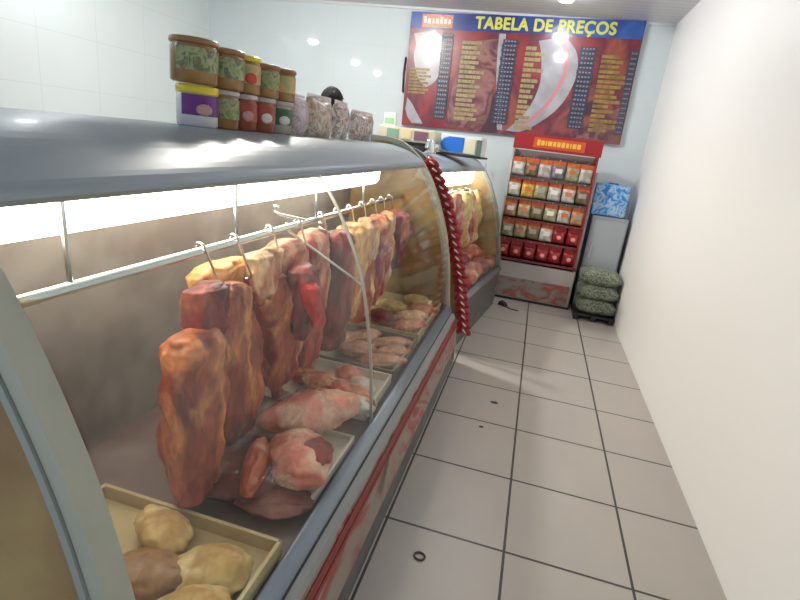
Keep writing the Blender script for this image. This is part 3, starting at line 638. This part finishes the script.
for s_ in (-1, 1):
    mb = MB(); bmesh.ops.create_icosphere(mb.bm, subdivisions=2, radius=1)
    for v in mb.bm.verts: q = v.co; v.co = (s_*.078+q.x*.010, -.005+q.y*.018, 1.655+q.z*.032)
    mb.build('ear', skin, hd, True)
    mb = MB(); bmesh.ops.create_icosphere(mb.bm, subdivisions=2, radius=1)
    for v in mb.bm.verts: q = v.co; v.co = (s_*.029+q.x*.012, .083+q.y*.008, 1.67+q.z*.007)
    mb.build('eye', mat('eye', (.75, .72, .70), .2), hd, True)
mb = MB(); bmesh.ops.create_icosphere(mb.bm, subdivisions=4, radius=1)
for v in mb.bm.verts:
    q = v.co; k = 1+.02*noise.noise(q*6)
    zz = q.z if q.y < .2 else max(q.z, .35)
    v.co = (q.x*.088*k, q.y*.104*k-.008, max(zz, -.55)*.122*k+1.672)
mb.build('hair', hairm, hd, True)
for s_ in (-1, 1):
    h0 = Vector((s_*.22, .19, .875)); Vh = [tuple(h0+Vector((0, -.03, .02))), tuple(h0+Vector((0, .03, -.02)))]; Eh = [(0, 1)]; Rh = [(.024, .02), (.034, .016)]
    for k, (dx, ln) in enumerate(((-.024, .062), (-.008, .07), (.009, .066), (.025, .052))):
        a = len(Vh); b0 = h0+Vector((dx, .055, -.035)); Vh += [tuple(b0), tuple(b0+Vector((0, ln*.45, -ln*.35))), tuple(b0+Vector((0, ln*.6, -ln*.8)))]; Eh += [(1, a), (a, a+1), (a+1, a+2)]; Rh += [.009, .0085, .007]
    a = len(Vh); Vh += [tuple(h0+Vector((-s_*.035, .01, -.02))), tuple(h0+Vector((-s_*.05, .04, -.04)))]; Eh += [(0, a), (a, a+1)]; Rh += [.011, .009]
    skinned('hand', Vh, Eh, Rh, skin, pt, 0, 1)

# ================================================================ PRICE BOARD
sx0, sx1 = -1.30, 1.10; sz0, sz1 = 1.70, 2.875
pb = thing('price_board', 'large red price board with a blue band lettered in yellow on the back wall', 'sign', (sx0, YB-.05, sz0), 0)
pb.rotation_euler = (0, radians(-1.3), 0)
BW, BH = sx1-sx0, sz1-sz0; BAND = .165
board_m = blotch_mat('board_print', [(.04, .008, .02), (.17, .01, .02), (.27, .02, .022), (.11, .01, .03), (.30, .06, .035), (.05, .008, .02)], 1.6, .3, distort=.5, coat=1)
MB().box((BW/2, .012, BH/2), (BW, .024, BH)).build('backing', board_m, pb)
MB().box((BW/2, -.002, BH-BAND/2), (BW, .006, BAND)).build('blue_band', blotch_mat('blue_band', [(.008, .02, .14), (.012, .04, .26), (.02, .10, .40), (.008, .02, .16)], 1.6, .3, coat=1, distort=.3), pb)
ylw = mat('yellow_paint', (.60, .62, .08), .35, coat=1)
tx = text_mesh('lettering', 'TABELA DE PREÇOS', .16, ylw, pb, (.715, -.007, BH-.135), (radians(90), 0, 0), .0015, .001, 1.42)
MB().box((.30, -.006, BH-.085), (.34, .006, .13), .002).build('logo_panel', blotch_mat('logo_red', [(.55, .06, .06), (.75, .30, .18), (.62, .10, .08)], 12, .35, coat=1), pb)
lg = MB(); xx = .165
for w, h in ((.03, .07), (.035, .05), (.02, .05), (.035, .05), (.03, .07), (.035, .05), (.03, .05)):
    lg.box((xx, -.011, BH-.085+(h-.05)/2), (w, .004, h), .001); xx += .045
lg.build('logo_strokes', mat('logo_white', (.80, .72, .66), .35, coat=1), pb)
MB().box((.30, -.011, BH-.135), (.30, .004, .018), .001).build('logo_underline', mat('logo_green', (.35, .33, .12), .35, coat=1), pb)
# white swooshes, printed shapes lying on the board
def crescent(name, m, pts_out, pts_in, d=.0035):
    a = smooth_curve(pts_out, 6); b = smooth_curve(pts_in, 6)
    mb = MB(); n = len(a)
    va = [mb.bm.verts.new((x, -d, z)) for x, z in a]; vb = [mb.bm.verts.new((b[min(i, len(b)-1)][0], -d, b[min(i, len(b)-1)][1])) for i in range(n)]
    for i in range(n-1): mb.bm.faces.new((va[i], va[i+1], vb[i+1], vb[i]))
    ext = bmesh.ops.extrude_face_region(mb.bm, geom=mb.bm.faces[:])
    for v in [g for g in ext['geom'] if isinstance(g, bmesh.types.BMVert)]: v.co.y += d-.0005
    return mb.build(name, m, pb)
print_white = mat('print_white', (.40, .39, .42), .3, coat=1, noise_amt=.25, noise_scale=5)
crescent('white_swoosh', print_white, [(1.66, 1.0), (1.80, .85), (1.83, .60), (1.70, .30), (1.40, .06), (1.20, .04)], [(1.40, .95), (1.45, .80), (1.48, .55), (1.42, .32), (1.30, .15), (1.20, .04)])
crescent('white_swoosh', print_white, [(.28, 1.0), (.40, .90), (.42, .7), (.36, .52), (.30, .45), (.24, .42)], [(.05, .96), (.08, .86), (.07, .75), (.10, .62), (.15, .5), (.24, .42)])
crescent('white_swoosh', print_white, [(1.05, 1.0), (1.07, .8), (1.10, .5), (1.12, .3), (1.14, .15), (1.16, .04)], [(.98, 1.0), (.99, .8), (1.02, .5), (1.06, .3), (1.08, .15), (1.10, .04)])
crescent('white_swoosh', print_white, [(.04, .30), (.10, .24), (.15, .17), (.20, .10), (.23, .06), (.25, .03)], [(.03, .18), (.04, .15), (.06, .10), (.08, .07), (.10, .05), (.12, .03)])
photo = blotch_mat('meat_photo', [(.05, .01, .025), (.13, .02, .035), (.28, .12, .10), (.09, .012, .03), (.18, .08, .05)], 3.5, .35, coat=1)
crescent('meat_picture', photo, [(.98, .95), (1.0, .75), (1.0, .55), (1.0, .35), (.98, .15), (.92, .03)], [(.62, .90), (.60, .75), (.56, .55), (.54, .35), (.52, .15), (.50, .03)], .0028)
crescent('pink_swoosh', mat('print_pink', (.55, .20, .22), .3, coat=1), [(1.66, .98), (1.74, .80), (1.72, .58), (1.60, .32), (1.46, .16), (1.34, .09)], [(1.60, .98), (1.69, .80), (1.68, .58), (1.565, .34), (1.43, .18), (1.32, .10)], .0048)
crescent('meat_picture', photo, [(2.38, .40), (2.36, .3), (2.36, .2), (2.36, .15), (2.36, .1), (2.36, .03)], [(1.90, .10), (1.90, .09), (1.90, .07), (1.90, .06), (1.90, .05), (1.90, .03)], .0028)
plate = mat('price_plate', (.035, .04, .07), .35, coat=.6); digit = mat('plate_digits', (.20, .20, .26), .4); yb = mat('yellow_print', (.33, .21, .04), .4, coat=.7, noise_amt=.45, noise_scale=10); yb2 = mat('pale_yellow_print', (.36, .29, .12), .4, coat=.7, noise_amt=.3, noise_scale=10)
cols = [(.04, .30, .34, .62, 8, yb, .37, .50, .10, .98, 19), (.60, .84, .10, .92, 17, yb2, 1.03, 1.19, .10, .95, 20), (1.28, 1.44, .06, .90, 16, yb2, 1.83, 1.99, .12, .92, 18), (2.05, 2.3, .10, .86, 16, yb, 2.32, 2.39, .10, .9, 17)]
for (x0, x1, z0, z1, n, m_, px0, px1, pz0, pz1, pn) in cols:
    tb = MB(); st = (z1-z0)/n
    for i in range(n):
        z = z1-st*(i+.5); xe = x0; L_ = (x1-x0)*random.uniform(.55, 1)
        while xe < x0+L_:
            w = random.uniform(.03, .07); tb.box((xe+w/2, -.007, z), (w, .003, st*.66)); xe += w+.004
    tb.build('product_names', m_, pb)
    st = (pz1-pz0)/pn
    for i in range(pn):
        z = pz1-st*(i+.5); xo = random.uniform(-.004, .004); td = MB()
        a = MB().box(((px0+px1)/2+xo, -.009, z), (px1-px0, .008, st*.88)).build('price_plate', plate, pb)
        for k in range(4): td.box((px0+(px1-px0)*(.2+.2*k), -.0135, z), ((px1-px0)*.12, .002, st*.35))
        td.build('price_digits', digit, a)
tag(MB().tube([(-1.345, YB-.02, 2.42), (-1.35, YB-.02, 2.25), (-1.335, YB-.02, 2.05)], .011, 8).build('hanging_cable', mat('dark_cable', (.07, .03, .04), .5), None, True), 'short dark cable hanging on the tiles left of the price board', 'cable')

# ================================================================ HOOK RACK
rk = thing('snack_rack', 'red hook rack with yellow lettered header against the back wall', 'rack', (.045, 3.78, 0), 0)
RW = .83; red_m = mat('rack_red', (.30, .012, .016), .4); rwhite = mat('rack_white', (.40, .37, .35), .4)
MB().box((RW/2+.02, .22, .22), (RW+.03, .40, .40), .006).build('base_cabinet', rwhite, rk)
MB().box((RW/2+.02, .016, .14), (RW-.02, .008, .22), .001).build('meat_photo_print', blotch_mat('base_print', [(.20, .13, .11), (.27, .24, .22), (.24, .20, .18), (.38, .05, .04), (.22, .18, .15), (.30, .27, .20)], 5, .4, distort=.8, stretch=(1, 1, 1.6)), rk)
MB().box((RW/2+.02, .22, .012), (RW+.05, .42, .024), .002).build('foot', black_pl, rk)
MB().box((RW/2, .30, 1.0), (RW, .02, 1.18)).build('back_panel', mat('rack_back', (.20, .16, .15), .5), rk)
for x in (0.0, RW): MB().box((x, .16, 1.0), (.018, .28, 1.2), .003).build('side_panel', red_m if x else mat('rack_side', (.5, .46, .44), .4), rk)
MB().box((RW+.03, .10, .95), (.022, .022, 1.0), .003).build('white_post', rwhite, rk)
h_ = MB().box((RW/2+.005, -.01, 1.672), (RW+.03, .03, .15), .004).build('header_sign', red_m, rk)
MB().box((RW/2+.02, -.027, 1.672), (.50, .004, .10), .001).build('header_patch', mat('header_orange', (.55, .08, .02), .4), h_)
hl = MB(); xx = .22
for w, hh in ((.03, .055), (.034, .045), (.015, .045), (.04, .045), (.03, .045), (.034, .045), (.034, .05), (.03, .045), (.015, .045), (.036, .045), (.034, .045)):
    hl.box((xx+w/2, -.032, 1.672), (w, .004, hh), .001); xx += w+.009
hl.build('header_letters', mat('header_yellow', (.75, .45, .05), .4), h_)
steel_d = mat('dark_rack_bar', (.12, .09, .09), .4, .4)
cols6 = {'w': ((.62, .60, .56), 'white'), 'b': ((.20, .15, .10), 'dark'), 'g': ((.40, .40, .24), 'olive'), 'y': ((.80, .50, .08), 'yellow'), 's': ((.22, .24, .30), 'slate'), 'o': ((.60, .30, .16), 'tan'), 'r': ((.34, .015, .02), 'red'), 'k': ((.62, .45, .36), 'cream')}
rows = ['wbwsgw', 'wygwwb', 'ogbgwo', 'ggbwrr', 'rrrrrr']; tops = [1.51, 1.295, 1.08, .865, .65]
ordn = ['first', 'second', 'third', 'fourth', 'fifth', 'sixth']; rown = ['top', 'second', 'third', 'fourth', 'bottom']
for r, row in enumerate(rows):
    zt = tops[r]
    MB().box((RW/2, .005+.0, zt-.185-.012), (RW-.02, .012, .022), .002).build('shelf_bar', steel_d if r < 2 else mat('dark_red_bar', (.16, .02, .02), .4), rk)
    MB().box((RW/2, .15, zt-.202), (RW-.02, .28, .008)).build('shelf', steel_d, rk)
    for i, ch in enumerate(row):
        x = .075+i*.137+random.uniform(-.006, .006); c, cn = cols6[ch]
        MB().tube([(x, .29, zt+.012), (x, .0, zt+.012), (x, -.008, zt+.024)], .003, 6).build('peg', steel, rk, True)
        t = thing('snack_packet', '%s packet with %s top, %s from left on %s row of the hook rack' % (cn, 'red' if ch == 'r' else 'orange', ordn[i], rown[r]), 'packet', (.045+x, 3.78+.045, zt-.175), random.uniform(-.12, .12), 'packets on the hook rack')
        m_ = mat('packet_'+cn, c, .25, col2=tuple(q*.55 for q in c), noise_scale=24, coat=.3)
        mb = MB(); bmesh.ops.create_cube(mb.bm, size=1); bmesh.ops.subdivide_edges(mb.bm, edges=mb.bm.edges[:], cuts=5, use_grid_fill=True)
        for v in mb.bm.verts:
            q = v.co.copy(); e = max(0, 1-(abs(q.x*2))**3)**.5*max(0, 1-(abs(q.z*2))**3)**.5
            v.co = (q.x*.128, q.y*(.012+.055*e), q.z*.135+.0675)
        mb.build('pouch', m_, t, True)
        tm = red_m if ch == 'r' else mat('orange_card', (.64, .14, .035), .4, noise_amt=.35, noise_scale=30)
        MB().box((0, -.002, .152), (.126, .012, .056), .003).build('header_card', tm, t)
        if ch == 'r':
            mb = MB(); bmesh.ops.create_icosphere(mb.bm, subdivisions=2, radius=1)
            for v in mb.bm.verts: q = v.co; v.co = (q.x*.028, -.030+q.y*.006, .065+q.z*.026)
            mb.build('label_spot', mat('packet_pink', (.75, .28, .24), .35), t, True)
        else:
            MB().box((0, -.031, .085), (.07, .005, .045), .002).build('label_patch', mat('packet_label_'+str(i % 3), [(.66, .62, .58), (.50, .14, .06), (.30, .28, .22)][i % 3], .35), t)

# ================================================================ RIGHT OF THE RACK
gc = thing('grey_cabinet', 'grey-blue metal box standing right of the hook rack', 'cabinet', (1.14, 4.08, 0))
gcm = mat('grey_blue_metal', (.30, .33, .37), .4, .2)
MB().box((0, 0, .515), (.36, .36, 1.03), .01).build('cabinet_body', gcm, gc)
MB().box((0, -.185, .56), (.33, .012, .86), .004).build('cabinet_door', mat('grey_blue_door', (.36, .39, .43), .35, .1), gc)
MB().box((-.13, -.20, .66), (.015, .02, .14), .004).build('door_handle', steel, gc)
bpk = thing('blue_pack', 'bright blue speckled pack on top of the grey-blue box', 'pack', (1.10, 4.02, 1.035))
MB().box((0, 0, .16), (.34, .20, .32), .03).build('pack_body', blotch_mat('blue_pack', [(.01, .12, .42), (.03, .24, .62), (.40, .55, .70), (.02, .20, .58)], 14, .3), bpk)
MB().box((0, 0, .325), (.10, .06, .02), .008).build('carry_tab', mat('blue_tab', (.02, .14, .45), .4), bpk)
pl_ = thing('pallet', 'low black pallet on the floor right of the hook rack', 'pallet', (1.15, 3.68, 0))
for z_, n_ in ((.02, 'runner'), (.06, 'board')):
    for k in range(3 if z_ < .05 else 4):
        if n_ == 'runner': MB().box((-.17+.17*k, 0, .022), (.05, .34, .044), .003).build('runner', black_pl, pl_)
        else: MB().box((0, -.135+.09*k, .055), (.40, .07, .022), .003).build('board', black_pl, pl_)
sackm = blotch_mat('sack_weave', [(.03, .04, .03), (.13, .16, .11), (.30, .32, .25), (.05, .07, .05), (.22, .25, .18)], 26, .6, distort=.3)
for k, (z_, lab) in enumerate(((.068, 'lowest grey-green sack on the black pallet'), (.22, 'middle grey-green sack on the black pallet'), (.37, 'top grey-green sack of the pile on the pallet'))):
    mb = MB(); bmesh.ops.create_cube(mb.bm, size=1); bmesh.ops.subdivide_edges(mb.bm, edges=mb.bm.edges[:], cuts=9, use_grid_fill=True)
    for v in mb.bm.verts:
        q = v.co.copy(); e = max(0.0, 1-abs(q.x*2)**4)**.5*max(0.0, 1-abs(q.y*2)**4)**.5; k2 = 1+.06*noise.noise(q*5+Vector((k*4, 0, 0)))
        v.co = (q.x*.38*k2, q.y*.32*k2, (q.z*(.05+.11*e)+.08)*1.0)
    o = mb.build('charcoal_sack', sackm, None, True, (1.155-.01*k, 3.68, z_-.002)); tag(o, lab, 'sack', 'sacks piled on the pallet')

# ================================================================ FLOOR BITS
mb = MB(); n = 22
mb.tube([(.18+.021*cos(2*pi*i/n)+(.001*sin(3*i)), -.16+.019*sin(2*pi*i/n), .005) for i in range(n+1)], .004, 8, cap=False)
tag(mb.build('rubber_ring', mat('dark_rubber', (.05, .05, .05), .5), None, True), 'small dark ring lying on a floor tile in the aisle', 'ring')
mb = MB(); mb.prism([(-.05, 0), (.045, 0), (.02, .03), (-.03, .045)], -.03, .03)
o = mb.build('door_wedge', black_pl, None, False, (.235, 3.50, .001)); o.rotation_euler = (0, 0, -.5); tag(o, 'small black wedge on the floor before the hook rack', 'wedge')
tag(MB().tube(smooth_curve([(.26, 3.47, .004), (.33, 3.41, .004), (.40, 3.40, .004)], 5), .006, 6).build('loose_cable', black_pl, None, True), 'short black cord trailing from the wedge on the floor', 'cord')
for (x, y, r, lab) in ((.345, 1.27, .016, 'small dark speck of dirt near the middle of the aisle floor'), (.30, .93, .009, 'tiny dark crumb on the aisle floor tile')):
    mb = MB(); bmesh.ops.create_icosphere(mb.bm, subdivisions=2, radius=1)
    for v in mb.bm.verts: q = v.co; k = 1+.4*noise.noise(q*2); v.co = (q.x*r*1.6*k, q.y*r*.9*k, q.z*.003+.003)
    tag(mb.build('dirt_crumb', black_pl, None, True, (x, y, 0)), lab, 'crumb')
